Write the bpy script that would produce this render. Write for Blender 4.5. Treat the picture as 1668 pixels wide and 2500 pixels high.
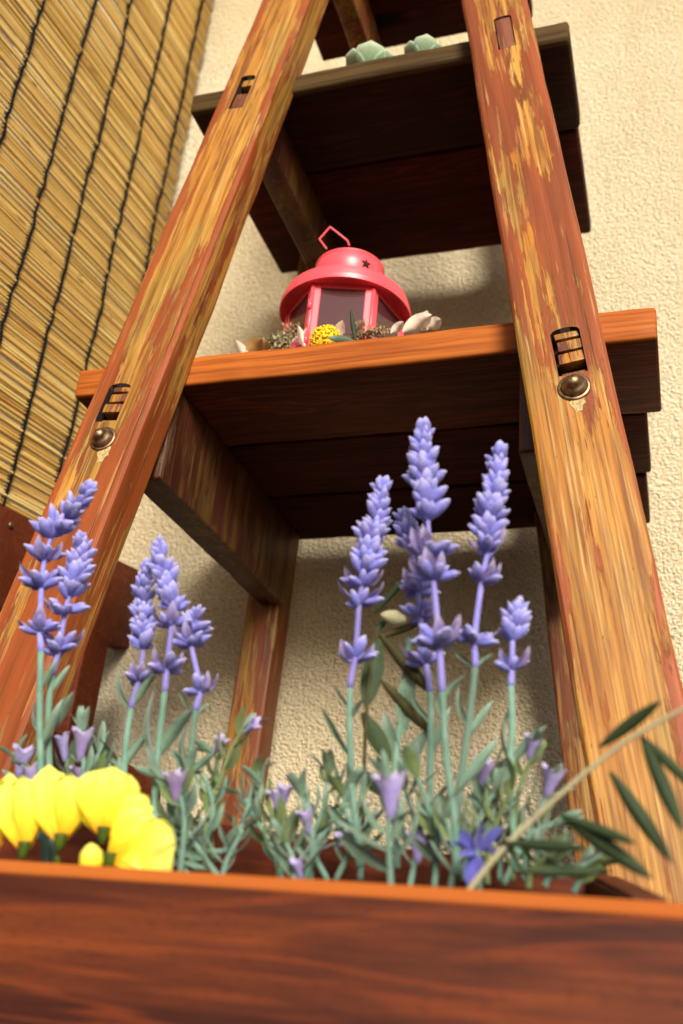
import bpy, bmesh, math, random
from mathutils import Vector, Matrix, Quaternion, noise
random.seed(7)
R_=math.radians
for o in list(bpy.data.objects): bpy.data.objects.remove(o)
sc=bpy.context.scene; col=sc.collection
# ------------------------------------------------------------------ camera
F=2450.0; CX,CY=834.0,1250.0
_y=Vector((863,-1240,-F)).normalized()
_z=Vector((492,5350,-F)); _z=(_z-_y*_z.dot(_y)).normalized()
_x=_y.cross(_z)
CAMR=Matrix((_x,_y,_z))
cam=bpy.data.objects.new('camera',bpy.data.cameras.new('camera')); col.objects.link(cam)
cam.matrix_world=CAMR.to_4x4()
cam.data.sensor_fit='VERTICAL'; cam.data.sensor_height=36; cam.data.sensor_width=24
cam.data.lens=F/2500*36; cam.data.clip_start=.02; cam.data.clip_end=100
cam.data.dof.use_dof=True; cam.data.dof.focus_distance=.90; cam.data.dof.aperture_fstop=5.8
sc.camera=cam
# ------------------------------------------------------------------ light
SUN_EL,SUN_AZ=24,25      # from the front (behind the camera), a little from the right
w=bpy.data.worlds.new('World'); sc.world=w; w.use_nodes=True
nt=w.node_tree; bg=nt.nodes['Background']; sky=nt.nodes.new('ShaderNodeTexSky')
sky.sky_type='NISHITA'; sky.sun_disc=False; sky.sun_elevation=R_(SUN_EL); sky.sun_rotation=R_(180-SUN_AZ)
sky.dust_density=3; sky.air_density=.8
nt.links.new(sky.outputs[0],bg.inputs[0]); bg.inputs[1].default_value=.065
sd=bpy.data.lights.new('sun','SUN'); sd.energy=3.2; sd.angle=R_(20); sd.color=(1,.92,.80)
sun=bpy.data.objects.new('sun',sd); col.objects.link(sun)
ld=Vector((-math.sin(R_(SUN_AZ))*math.cos(R_(SUN_EL)),math.cos(R_(SUN_AZ))*math.cos(R_(SUN_EL)),-math.sin(R_(SUN_EL))))
sun.rotation_euler=ld.to_track_quat('-Z','Y').to_euler(); sun.location=(1,-3,2)
sc.view_settings.view_transform='Standard'; sc.view_settings.look='None'; sc.view_settings.gamma=1
sc.view_settings.exposure=.86
sc.render.engine='CYCLES'
GROUND=-.30
# ------------------------------------------------------------------ placing helpers
def ray(u,v): return CAMR@Vector(((u-CX)/F,-(v-CY)/F,-1))
def atY(u,v,y): d=ray(u,v); return d*(y/d.y)
def atZ(u,v,z): d=ray(u,v); return d*(z/d.z)
def atX(u,v,x): d=ray(u,v); return d*(x/d.x)
def frame(loc,zdir,xhint=Vector((1,0,0))):
    z=Vector(zdir).normalized(); x=Vector(xhint)-z*Vector(xhint).dot(z)
    if x.length<1e-4: x=z.orthogonal()
    x.normalize(); y=z.cross(x)
    m=Matrix((x,y,z)).transposed().to_4x4(); m.translation=Vector(loc); return m
# ------------------------------------------------------------------ materials
class NB:
    def __init__(s,name):
        s.m=bpy.data.materials.new(name); s.m.use_nodes=True; s.t=s.m.node_tree; s.n=s.t.nodes; s.l=s.t.links
        s.b=s.n['Principled BSDF']; s.tc=s.n.new('ShaderNodeTexCoord')
    def put(s,sock,v):
        if isinstance(v,bpy.types.NodeSocket): s.l.new(v,sock)
        elif v is not None:
            if sock.type=='RGBA' and len(v)==3: v=(*v,1)
            sock.default_value=v
    def co(s,scale=(1,1,1),rand=0,out='Object',loc=(0,0,0)):
        mp=s.n.new('ShaderNodeMapping'); s.l.new(s.tc.outputs[out],mp.inputs[0]); mp.inputs[3].default_value=scale; mp.inputs[1].default_value=loc
        if rand:
            oi=s.n.new('ShaderNodeObjectInfo'); ad=s.n.new('ShaderNodeVectorMath'); ad.operation='MULTIPLY_ADD'
            cb=s.n.new('ShaderNodeCombineXYZ'); 
            for i in range(3): s.l.new(oi.outputs['Random'],cb.inputs[i])
            s.l.new(cb.outputs[0],ad.inputs[0]); ad.inputs[1].default_value=(rand,)*3; s.l.new(mp.outputs[0],ad.inputs[2])
            return ad.outputs[0]
        return mp.outputs[0]
    def noise(s,vec,scale=5,detail=4,rough=.55,dist=0):
        n=s.n.new('ShaderNodeTexNoise'); s.l.new(vec,n.inputs['Vector'])
        n.inputs['Scale'].default_value=scale; n.inputs['Detail'].default_value=detail; n.inputs['Roughness'].default_value=rough; n.inputs['Distortion'].default_value=dist
        return n.outputs[0]
    def vor(s,vec,scale=5,out=0,feat='F1'):
        n=s.n.new('ShaderNodeTexVoronoi'); n.feature=feat; s.l.new(vec,n.inputs['Vector']); n.inputs['Scale'].default_value=scale; return n.outputs[out]
    def ramp(s,f,*st,interp='LINEAR'):
        r=s.n.new('ShaderNodeValToRGB'); s.put(r.inputs[0],f); e=r.color_ramp.elements; r.color_ramp.interpolation=interp
        while len(e)<len(st): e.new(.5)
        for el,(p,c) in zip(e,st): el.position=p; el.color=(c,c,c,1) if not hasattr(c,'__len__') else (*c,1)
        return r.outputs[0]
    def mix(s,f,a,b,mode='MIX'):
        m=s.n.new('ShaderNodeMix'); m.data_type='RGBA'; m.blend_type=mode; s.put(m.inputs[0],f); s.put(m.inputs[6],a); s.put(m.inputs[7],b); return m.outputs[2]
    def math(s,op,a,b=0,c=None):
        m=s.n.new('ShaderNodeMath'); m.operation=op; s.put(m.inputs[0],a); s.put(m.inputs[1],b)
        if c is not None: s.put(m.inputs[2],c)
        return m.outputs[0]
    def sep(s,vec):
        n=s.n.new('ShaderNodeSeparateXYZ'); s.l.new(vec,n.inputs[0]); return n.outputs
    def rnd(s): return s.n.new('ShaderNodeObjectInfo').outputs['Random']
    def bump(s,h,st=.3,d=.001):
        b=s.n.new('ShaderNodeBump'); s.put(b.inputs['Height'],h); b.inputs['Strength'].default_value=st; b.inputs['Distance'].default_value=d
        s.l.new(b.outputs[0],s.b.inputs['Normal'])
    def done(s,colr,rough=.6,spec=.4,metal=0,**k):
        s.put(s.b.inputs['Base Color'],colr); s.put(s.b.inputs['Roughness'],rough); s.b.inputs['Specular IOR Level'].default_value=spec; s.b.inputs['Metallic'].default_value=metal
        for a,v in k.items(): s.put(s.b.inputs[a.replace('_',' ')],v)
        return s.m
M={}
def weathered(name,terr=(.40,.088,.018),thr=.485,seed=0.,dark=1.):
    n=NB(name)
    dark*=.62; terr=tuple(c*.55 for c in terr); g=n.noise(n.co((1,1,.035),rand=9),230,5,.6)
    g2=n.noise(n.co((1,1,.06),rand=5),60,4,.6,.4)
    big=n.noise(n.co((1,1,.15),rand=7,loc=(seed,seed,0)),17,5,.62,.35)
    st=n.noise(n.co((1,1,.03),rand=3),150,6,.78)
    rag=n.math('ADD',n.math('MULTIPLY_ADD',n.math('SUBTRACT',big,.5),1.8,.5),n.math('MULTIPLY',n.math('SUBTRACT',st,.5),1.1)); rag=n.math('ADD',rag,n.math('MULTIPLY',n.math('SUBTRACT',n.noise(n.co((1,1,.2),rand=14),48,4,.6,.3),.5),.9))
    ax=n.math('ABSOLUTE',n.sep(n.co())[0]); edge=n.math('MULTIPLY',n.ramp(ax,(.022,0),(.036,.16)),n.ramp(n.math('MULTIPLY_ADD',n.sep(n.co())[1],-30,.5),(.95,0),(1.0,1))); rag=n.math('SUBTRACT',rag,edge)
    mask=n.ramp(rag,(thr-.022,0),(thr+.022,1))
    bare=n.mix(n.ramp(g2,(.35,0),(.65,1)),(.76*dark,.38*dark,.068*dark),(.50*dark,.20*dark,.024*dark))
    bare=n.mix(n.ramp(n.noise(n.co((1,1,.3),rand=4),14,3),(.5,0),(.66,.9)),bare,(.60*dark,.22*dark,.022*dark))
    bare=n.mix(n.ramp(n.noise(n.co((1,1,.4),rand=8),22,3),(.50,0),(.64,.8)),bare,(.42*dark,.29*dark,.06*dark))
    bare=n.mix(n.ramp(g,(.45,0),(.62,.9)),bare,(.25*dark,.085*dark,.014*dark))
    bare=n.mix(n.ramp(n.noise(n.co((1,1,.02),rand=12),300,3),(.58,0),(.7,.6)),bare,(.80*dark,.56*dark,.20*dark))
    tr=n.mix(n.ramp(g2,(.35,0),(.65,1)),tuple(c*.7 for c in terr),tuple(c*1.25 for c in terr))
    tr=n.mix(n.ramp(n.noise(n.co((1,1,.05),rand=2),170,4),(.60,0),(.68,.8)),tr,(.62*dark,.30*dark,.09*dark))
    c=n.mix(mask,tr,bare); lip=n.ramp(rag,(thr-.05,0),(thr-.016,.0),(thr-.008,.55),(thr+.004,0)); c=n.mix(lip,c,(.10,.03,.008))
    crack=n.ramp(n.noise(n.co((1,1,.018),rand=6),190,3,.5),(.30,1),(.345,0))
    c=n.mix(n.math('MULTIPLY',crack,.75),c,(.08,.03,.01))
    hair=n.ramp(n.noise(n.co((1,1,.012),rand=21),620,3,.6),(.36,.55),(.46,0)); c=n.mix(hair,c,(.16,.06,.015))
    kn=n.vor(n.co((1,1,.35),rand=13),9); c=n.mix(n.ramp(kn,(.035,.85),(.07,0)),c,(.12,.045,.012))
    spec=n.ramp(n.noise(n.co((1,1,.5),rand=1),260,2),(.24,1),(.29,0)); c=n.mix(n.math('MULTIPLY',spec,.6),c,(.09,.035,.012))
    n.bump(n.math('ADD',n.math('MULTIPLY',g,.6),n.math('SUBTRACT',n.math('MULTIPLY',mask,-.5),crack)),.55,.0012)
    return n.done(c,n.ramp(g2,(0,.36),(1,.6)),.3)
def stained(name,a,b,dk,knots=True,rough=(.35,.55),spec=.35,arris=None,front=None,band=1.1,wav=48):
    n=NB(name)    # length along local X
    g=n.noise(n.co((.03,1,1),rand=9),170,5,.62)
    r=n.noise(n.co((.12 if wav>30 else .03,1,1),rand=5),22,5,.5,band)
    rings=n.math('SINE',n.math('MULTIPLY',r,wav))
    c=n.mix(n.ramp(rings,(0,.0),(1,1)),a,b)
    c=n.mix(n.ramp(g,(.45,0),(.75,.85)),c,dk)
    c=n.mix(n.ramp(n.noise(n.co((.4,1,1),rand=3),9,4),(.45,0),(.75,.75)),c,dk)
    if knots:
        k=n.vor(n.co((.35,1,1),rand=2),7); c=n.mix(n.ramp(k,(.05,1),(.11,0)),c,tuple(x*.25 for x in dk))
    if front:   # painted light: front edge coloured as lit, rest of the board as shaded
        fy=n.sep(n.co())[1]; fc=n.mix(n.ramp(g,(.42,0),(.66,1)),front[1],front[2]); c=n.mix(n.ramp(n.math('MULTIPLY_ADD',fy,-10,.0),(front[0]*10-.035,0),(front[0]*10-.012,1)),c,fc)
    if arris:
        zz=n.sep(n.co())[2]; c=n.mix(n.ramp(n.math('MULTIPLY',zz,10),(arris[0]*10-.012,0),(arris[0]*10+.004,.85)),c,arris[1])
    n.bump(n.math('ADD',g,n.math('MULTIPLY',rings,.15)),.4,.0008)
    return n.done(c,n.ramp(g,(0,rough[0]),(1,rough[1])),spec)
M['rail']=weathered('weathered_terracotta_wood')
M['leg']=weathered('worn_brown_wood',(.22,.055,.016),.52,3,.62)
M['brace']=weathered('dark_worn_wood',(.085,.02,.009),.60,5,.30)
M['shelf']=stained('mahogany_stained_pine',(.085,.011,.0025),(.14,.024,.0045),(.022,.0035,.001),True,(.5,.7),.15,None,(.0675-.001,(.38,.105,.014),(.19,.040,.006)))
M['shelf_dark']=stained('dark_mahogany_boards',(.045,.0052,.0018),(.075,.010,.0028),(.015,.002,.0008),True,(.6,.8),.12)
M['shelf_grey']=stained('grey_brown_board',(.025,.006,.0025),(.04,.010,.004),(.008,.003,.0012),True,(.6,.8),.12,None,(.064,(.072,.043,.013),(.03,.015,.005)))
M['planter']=stained('red_brown_stained_pine',(.085,.014,.004),(.135,.027,.006),(.05,.009,.003),False,(.5,.7),.2)
def mk_pf():
    n=NB('red_brown_front_with_pale_arris')
    g=n.noise(n.co((.035,1,1)),210,6,.7); r=n.noise(n.co((.10,1,1),loc=(.2,0,.13)),16,3,.5,.9)
    bands=n.ramp(n.math('SINE',n.math('MULTIPLY',r,60)),(.1,0),(.95,1)); wide=n.noise(n.co((.12,1,1),loc=(3,0,1)),30,4,.6,.4)
    c=n.mix(bands,(.034,.006,.0025),(.115,.021,.0045)); c=n.mix(n.ramp(wide,(.42,0),(.66,.8)),c,(.17,.036,.007))
    c=n.mix(n.ramp(g,(.40,.0),(.66,.75)),c,(.045,.009,.0035))
    c=n.mix(n.ramp(n.noise(n.co((.3,1,1)),500,3),(.55,0),(.7,.5)),c,(.03,.007,.003))
    zz=n.sep(n.co())[2]; c=n.mix(n.ramp(n.math('MULTIPLY',zz,10),(.780,0),(.799,.85)),c,(.40,.105,.017))
    n.bump(g,.4,.0008); return n.done(c,.6,.2)
M['planter_front']=mk_pf()
M['bench']=stained('brown_stained_wood',(.13,.027,.009),(.17,.038,.012),(.07,.014,.005),False,(.5,.7),.15)
def mk_wall():
    n=NB('cream_stucco')
    a=n.noise(n.co(),300,3,.62); b=n.noise(n.co(),130,2,.5); v=n.vor(n.co(),210)
    c=n.mix(n.ramp(b,(.3,0),(.7,1)),(.77,.66,.42),(.87,.775,.56))
    c=n.mix(n.ramp(a,(.34,.8),(.455,0)),c,(.36,.24,.09))
    c=n.mix(n.ramp(n.noise(n.co(),3.5,5),(.42,0),(.72,.5)),c,(.62,.48,.26))
    st=n.noise(n.co((1,1,.35)),9,5,.6); c=n.mix(n.ramp(st,(.55,0),(.75,.35)),c,(.52,.38,.19))
    n.bump(n.math('ADD',n.math('ADD',a,n.math('MULTIPLY',b,.45)),n.math('MULTIPLY',v,-.5)),1.0,.0095)
    return n.done(c,.9,.15)
M['wall']=mk_wall()
def mk_reed():
    n=NB('dry_reed'); r=n.rnd()
    c=n.ramp(r,(0,(.62,.40,.11)),(.25,(.80,.60,.21)),(.5,(.70,.48,.14)),(.72,(.86,.70,.30)),(.88,(.55,.32,.08)),(1,(.78,.55,.17)))
    g=n.noise(n.co((1,.03,1),rand=9),420,4,.6)
    c=n.mix(n.ramp(g,(.45,0),(.75,.7)),c,(.34,.17,.04))
    sp=n.noise(n.co((1,.30,1),rand=31),75,3,.6); c=n.mix(n.ramp(sp,(.66,0),(.72,.85)),c,(.17,.075,.02))
    lg=n.noise(n.co((1,.5,1),rand=17),6,3); c=n.mix(n.ramp(lg,(.52,0),(.66,.5)),c,(.50,.24,.045))
    n.bump(g,.4,.0005); return n.done(c,.42,.45)
M['reed']=mk_reed()
def simple(name,colr,rough=.6,spec=.4,metal=0,var=.15,scale=60,bmp=.15,**k):
    n=NB(name); x=n.noise(n.co(),scale,4)
    c=n.mix(n.ramp(x,(.3,0),(.7,1)),tuple(v*(1-var) for v in colr),tuple(min(1,v*(1+var)) for v in colr))
    n.bump(x,bmp,.0006); return n.done(c,rough,spec,metal,**k)
M['cord']=simple('black_cord',(.005,.005,.006),.9,.1)
M['pink']=simple('coral_pink_enamel',(.80,.078,.105),.36,.5,var=.09,scale=55,bmp=.12)
M['inner']=simple('dark_inside',(.06,.02,.02),.7)
M['metal']=simple('tarnished_steel',(.24,.16,.09),.5,.5,1,var=.6,scale=160,bmp=.3)
M['soil']=simple('dark_soil',(.05,.03,.018),.95,.1,var=.6,scale=150,bmp=1)
M['ground']=simple('terrace_floor',(.045,.032,.024),.85,.2,scale=12)
M['terra']=simple('clay_pot',(.42,.15,.07),.8,.2)
M['tenon']=weathered('tenon_wood',(.20,.055,.03),.52,11,.95)
M['plug']=weathered('plug_wood',(.30,.09,.045),.66,12,.9)
M['stain']=simple('pale_paint_residue',(.40,.29,.13),.7,.2,var=.5,scale=300)
M['hole_shade']=simple('painted_hole_shade',(.012,.006,.004),.9)  # near-black painted shade for mortise walls and the lantern's star plate
def mk_glass():
    n=NB('tinted_lantern_glass'); return n.done((.075,.025,.028),.10,.5,0,Alpha=.85)
M['glass']=mk_glass()
def leafmat(name,a,b,edge=None,rough=.6,trans=.25,sc_=90,sheen=.3):
    n=NB(name); x=n.noise(n.co(rand=5),sc_,4); r=n.rnd()
    c=n.mix(n.ramp(x,(.35,0),(.65,1)),a,b); c=n.mix(n.math('MULTIPLY',n.math('POWER',r,2),.65),c,(a[0]*.75,a[1]*.5,a[2]*.5)); y=n.noise(n.co(rand=9),9,3); c=n.mix(n.ramp(y,(.5,0),(.75,.45)),c,tuple(v*.55 for v in a))
    if edge:
        z=n.sep(n.tc.outputs['Generated'])[2]; c=n.mix(n.ramp(z,(.62,0),(1,.8)),c,edge)
    n.bump(x,.3,.0005)
    m=n.done(c,max(rough,.6),.2); n.b.inputs['Sheen Weight'].default_value=sheen; n.b.inputs['Sheen Roughness'].default_value=.5
    tr=n.n.new('ShaderNodeBsdfTranslucent'); n.put(tr.inputs[0],c); mx=n.n.new('ShaderNodeMixShader'); mx.inputs[0].default_value=trans
    out=n.n['Material Output']; n.l.new(n.b.outputs[0],mx.inputs[1]); n.l.new(tr.outputs[0],mx.inputs[2]); n.l.new(mx.outputs[0],out.inputs[0]); return m
M['floret']=leafmat('lavender_floret',(.165,.170,.58),(.255,.26,.73),(.58,.56,.90),.65,.15)
M['floret'].name='lavender_floret'
M['lstem']=leafmat('lavender_purple_stem',(.20,.20,.60),(.28,.27,.70),None,.6,.05)
M['petal']=leafmat('lilac_petal',(.33,.28,.66),(.46,.39,.74),(.66,.58,.82),.6,.3)
M['bluepet']=leafmat('deep_blue_petal',(.07,.07,.36),(.12,.12,.50),None,.6,.2)
M['gstem']=leafmat('sage_stem',(.10,.22,.16),(.17,.31,.24),None,.6,.05)
M['gleaf']=leafmat('sage_leaf',(.11,.21,.14),(.22,.34,.25),(.30,.41,.34),.65,.2)
M['gleaf2']=leafmat('olive_green_leaf',(.12,.19,.06),(.20,.28,.10),None,.6,.25)
M['oleaf']=leafmat('dried_olive_leaf',(.018,.036,.014),(.05,.075,.032),None,.42,.06,90,0)
M['oleafb']=leafmat('brown_olive_leaf',(.035,.032,.010),(.09,.08,.025),None,.45,.08,90,0)
M['opale']=leafmat('pale_leaf_underside',(.42,.42,.24),(.55,.54,.36),None,.6,.1)
M['twig']=simple('pale_twig',(.33,.30,.18),.8,.2)
M['yellow']=None
def mk_yellow():
    n=NB('yellow_petal'); g=n.tc.outputs['Generated']; z=n.sep(g)[2]
    x=n.noise(n.co((1,1,.12),rand=3),14,4)
    c=n.ramp(z,(0,(.70,.20,.01)),(.16,(.90,.46,.01)),(.40,(.93,.84,.05)),(1,(.93,.95,.22)))
    c=n.mix(n.ramp(x,(.48,0),(.7,.55)),c,(.88,.74,.05)); n.bump(x,.3,.0008)
    n.done(c,.6,.2); tr=n.n.new('ShaderNodeBsdfTranslucent'); n.put(tr.inputs[0],c); mx=n.n.new('ShaderNodeMixShader'); mx.inputs[0].default_value=.3
    out=n.n['Material Output']; n.l.new(n.b.outputs[0],mx.inputs[1]); n.l.new(tr.outputs[0],mx.inputs[2]); n.l.new(mx.outputs[0],out.inputs[0]); return n.m
M['yellow']=mk_yellow()
M['calyx']=leafmat('green_calyx',(.035,.065,.006),(.075,.12,.012),None,.6,.1,90,0)
M['succ']=leafmat('pale_green_succulent',(.25,.40,.24),(.33,.48,.30),(.46,.52,.36),.55,.08,25)
M['yarrow']=simple('yellow_yarrow',(.74,.50,.02),.8,.2,var=.25,scale=300)
M['dry']=leafmat('dried_seed_heads',(.26,.14,.07),(.42,.29,.16),None,.9,.1,200)
M['drygreen']=leafmat('dried_green_heads',(.22,.20,.09),(.38,.35,.19),None,.9,.1,200)
M['ivory']=leafmat('ivory_petal',(.78,.68,.50),(.90,.86,.76),None,.6,.3)
M['tan']=leafmat('tan_petal',(.42,.24,.07),(.62,.40,.14),None,.6,.3)
M['pinkpet']=leafmat('pink_petal',(.65,.08,.16),(.75,.16,.22),None,.6,.2)
# ------------------------------------------------------------------ object helpers
def obj(name,bm_or_me,mat,parent=None,mw=None,smooth=False):
    if isinstance(bm_or_me,bmesh.types.BMesh):
        me=bpy.data.meshes.new(name); bm_or_me.to_mesh(me); bm_or_me.free()
        if smooth:
            for p in me.polygons: p.use_smooth=True
        if mat: me.materials.append(mat)
    else: me=bm_or_me
    o=bpy.data.objects.new(name,me); col.objects.link(o)
    if parent: o.parent=parent; o.matrix_parent_inverse=parent['_inv'] if False else WI(parent)
    if mw is not None:
        o.matrix_basis=mw
    return o
WM={}
def WI(p): return WM.get(p.name,Matrix()).inverted()
def reg(o,mw): WM[o.name]=mw.copy()
def empty(name,loc,label,cat,group=None):
    o=bpy.data.objects.new(name,None); col.objects.link(o); o.location=loc; o.empty_display_size=.02
    reg(o,Matrix.Translation(Vector(loc))); tag(o,label,cat,group); return o
def part(name,bm,mat,parent,mw=None,smooth=False,label=None):
    mw=mw if mw is not None else Matrix()
    o=obj(name,bm,mat,None,None,smooth)
    if parent is not None:
        o.parent=parent; o.matrix_basis=WI(parent)@mw
    else: o.matrix_basis=mw
    reg(o,mw)
    if label: o['label']=label
    return o
def tag(o,label=None,cat=None,group=None,kind=None):
    if label:o['label']=label
    if cat:o['category']=cat
    if group:o['group']=group
    if kind:o['kind']=kind
    return o
def tomesh(bm,mat,smooth=True,name='m'):
    me=bpy.data.meshes.new(name); bm.to_mesh(me); bm.free(); me.materials.append(mat)
    for p in me.polygons: p.use_smooth=smooth
    return me
def bm_box(sx,sy,sz,bev=.002,seg=2,cuts=0,axis=2,wob=0,seed=0,center=(0,0,0)):
    bm=bmesh.new(); bmesh.ops.create_cube(bm,size=1)
    for v in bm.verts: v.co=Vector((v.co.x*sx,v.co.y*sy,v.co.z*sz))
    if bev: bmesh.ops.bevel(bm,geom=bm.edges[:],offset=bev,segments=seg,affect='EDGES',profile=.5)
    L=(sx,sy,sz)[axis]
    if cuts:
        n=Vector((0,0,0)); n[axis]=1
        for i in range(1,cuts):
            p=Vector((0,0,0)); p[axis]=-L/2+L*i/cuts
            bmesh.ops.bisect_plane(bm,geom=bm.verts[:]+bm.edges[:]+bm.faces[:],plane_co=p,plane_no=n)
    if wob:
        for v in bm.verts:
            a=v.co[axis]
            q=Vector((a*9+seed,seed*1.7,0)); d=Vector((noise.noise(q),noise.noise(q+Vector((0,31,0))),noise.noise(q+Vector((0,0,57)))))*wob
            e=noise.noise_vector(v.co*38+Vector((seed,)*3))*wob*.45
            dd=d+e; dd[axis]=0; v.co+=dd
    for v in bm.verts: v.co+=Vector(center)
    return bm
def smooth_by(o,ang=40):
    for p in o.data.polygons: p.use_smooth=True
    try: o.data.set_sharp_from_angle(angle=R_(ang))
    except Exception: pass
def bm_tube(pts,rads,sides=8,bm=None,caps=True):
    bm=bm or bmesh.new(); pts=[Vector(p) for p in pts]; rings=[]
    x=None
    for i,p in enumerate(pts):
        d=(pts[min(i+1,len(pts)-1)]-pts[max(i-1,0)]).normalized()
        if x is None: x=d.orthogonal().normalized()
        x=(x-d*x.dot(d)).normalized(); y=d.cross(x)
        r=rads[i] if hasattr(rads,'__len__') else rads
        rings.append([bm.verts.new(p+(x*math.cos(2*math.pi*k/sides)+y*math.sin(2*math.pi*k/sides))*r) for k in range(sides)])
    for a,b in zip(rings,rings[1:]):
        for k in range(sides): bm.faces.new((a[k],a[(k+1)%sides],b[(k+1)%sides],b[k]))
    if caps: bm.faces.new(rings[0][::-1]); bm.faces.new(rings[-1])
    return bm
def bm_lathe(prof,sides=48,bm=None,caps=False):
    bm=bm or bmesh.new(); rs=[]
    for r,z in prof: rs.append([bm.verts.new((r*math.cos(2*math.pi*k/sides),r*math.sin(2*math.pi*k/sides),z)) for k in range(sides)])
    for a,b in zip(rs,rs[1:]):
        for k in range(sides): bm.faces.new((a[k],a[(k+1)%sides],b[(k+1)%sides],b[k]))
    if caps: bm.faces.new(rs[0][::-1]); bm.faces.new(rs[-1])
    return bm
def spline(pts,n=8):
    P=[Vector(p) for p in pts]; P=[P[0]*2-P[1]]+P+[P[-1]*2-P[-2]]; out=[]
    for i in range(1,len(P)-2):
        for k in range(n):
            t=k/n; a,b,c,d=P[i-1],P[i],P[i+1],P[i+2]
            out.append(.5*((2*b)+(c-a)*t+(2*a-5*b+4*c-d)*t*t+(3*b-a-3*c+d)*t**3))
    out.append(P[-2]); return out
def boolcut(o,cutters):
    for c in cutters:
        m=o.modifiers.new('b','BOOLEAN'); m.object=c; m.operation='DIFFERENCE'; m.solver='EXACT'; m.material_mode='TRANSFER'
    bpy.context.view_layer.update()
    dg=bpy.context.evaluated_depsgraph_get(); me=bpy.data.meshes.new_from_object(o.evaluated_get(dg))
    o.modifiers.clear(); o.data=me
    for p in me.polygons: p.use_smooth=True
    me.set_sharp_from_angle(angle=R_(22))
    wn=o.modifiers.new('wn','WEIGHTED_NORMAL'); wn.keep_sharp=True; wn.weight=100
    for c in cutters: bpy.data.objects.remove(c)
# ------------------------------------------------------------------ setting
g=bm_box(30,30,.05,0); part('ground',g,M['ground'],None,Matrix.Translation((0,-1,GROUND-.025)))['kind']='structure'
wl=part('stucco_wall',bm_box(4.2,.2,3.6,0),M['wall'],None,Matrix.Translation((.75,1.26+.1,GROUND+1.8)))
tag(wl,'cream rough stucco house wall behind the ladder shelf','wall')
# ------------------------------------------------------------------ reed blind
BX=-.84
bl=empty('reed_blind',(BX,1.0,.5),'golden reed blind with black cords hanging at the left in front of the wall','blind')
def reed_mesh(i):
    random.seed(100+i); L=1.0; pts=[];rad=[]; n=14; r0=random.uniform(.0022,.0028)
    nodes=[random.randint(2,n-2) for _ in range(2)]
    for k in range(n+1):
        y=-L/2+L*k/n; q=Vector((y*4,i*7.3,0))
        pts.append((noise.noise(q)*.0014,y,noise.noise(q+Vector((0,0,9)))*.0022)); rad.append(r0*(1+.12*noise.noise(q*3))+(.0004 if k in nodes else 0))
    return tomesh(bm_tube(pts,rad,7),M['reed'],True,'reed')
RM=[reed_mesh(i) for i in range(12)]
TILT=R_(7.2); z=.49; k=0; random.seed(5); zs=[]
while z<2.06:
    pit=random.uniform(.0048,.0060)
    y1=1.238+random.gauss(0,.0035)
    mw=Matrix.Translation((BX+random.gauss(0,.0011),y1-.5*math.cos(TILT),z-.5*math.sin(TILT)))@Matrix.Rotation(TILT+random.gauss(0,.0035),4,'X')
    part('reed',random.choice(RM),None,bl,mw); zs.append(z); z+=pit; k+=1
for ci,cy in enumerate((.70,.8085,.908,.9975,1.10,1.199)):
    random.seed(40+ci); bm=bmesh.new(); pa=[];pb=[]
    for i,zz in enumerate(zs):
        zz-=(1.238-cy)*math.tan(TILT)
        if 1:
            wy=cy+noise.noise(Vector((zz*7,ci*5,0)))*.009+noise.noise(Vector((zz*40,ci*5,3)))*.004
            s=1 if i%2 else -1
            pa.append((BX+.0042+.0006*s,wy+s*.0011,zz)); pb.append((BX+.0042-.0006*s,wy-s*.0011,zz))
            bm_tube([(BX+.0015,wy-.0052,zz+.0028),(BX+.005,wy+.0,zz+.0022),(BX+.003,wy+.002,zz-.001)],.0011,5,bm)
    bm_tube(pa,.0014,6,bm); bm_tube(pb,.0014,6,bm)
    part('cord',bm,M['cord'],bl,None,True)
# ------------------------------------------------------------------ ladder shelf
ld_=empty('ladder_shelf',(-.3,.75,GROUND),'tall weathered orange brown wooden ladder shelf with stepped boards in front of the wall','shelf')
def railY(z): return .705+.0985*(z-.10)/.9   # front face leans back going up
def beam(name,p0,p1,w,t,mat,xh=(1,0,0),bev=.005,wob=.0015,seed=0,parent=None,cuts=40,ext=(0,0)):
    p0=Vector(p0);p1=Vector(p1); d=(p1-p0).normalized(); p0-=d*ext[0]; p1+=d*ext[1]; L=(p1-p0).length
    mw=frame((p0+p1)/2,d,xh)
    o=part(name,bm_box(w,t,L,bev,3,cuts,2,wob,seed),mat,parent or ld_,mw); smooth_by(o,50); return o
def lin(p,q,z): t=(z-p[2])/(q[2]-p[2]); return Vector(p).lerp(Vector(q),t)
T=.045
def rail(xz,seed):
    (za,xa,wa),(zb,xb,wb)=xz
    m=(xb-xa)/(zb-za); z0=GROUND; z1=1.55
    P0=Vector((xa+m*(z0-za),railY(z0)+T/2,z0)); P1=Vector((xa+m*(z1-za),railY(z1)+T/2,z1))
    return P0,P1
RR=rail(((.264,-.042,.07),(.99,-.1505,.065)),1); RL=rail(((.30,-.544,.07),(1.11,-.455,.065)),2)
rails=[]
for P0,P1,s in ((RR[0],RR[1],1.3),(RL[0],RL[1],4.1)):
    rails.append(beam('front_rail',P0,P1,.0755,T,M['rail'],seed=s,bev=.0055))
def railpt(o,u,v):
    # point on the rail's front face under pixel u,v
    mw=WM[o.name]; y0=.74
    for _ in range(8):
        p=atY(u,v,y0); y0=railY(p.z)
    return atY(u,v,y0)
def railframe(o,p):
    mw=WM[o.name].to_3x3(); m=mw.to_4x4(); m.translation=p; return m   # x across, y into the wood, z along
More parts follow.
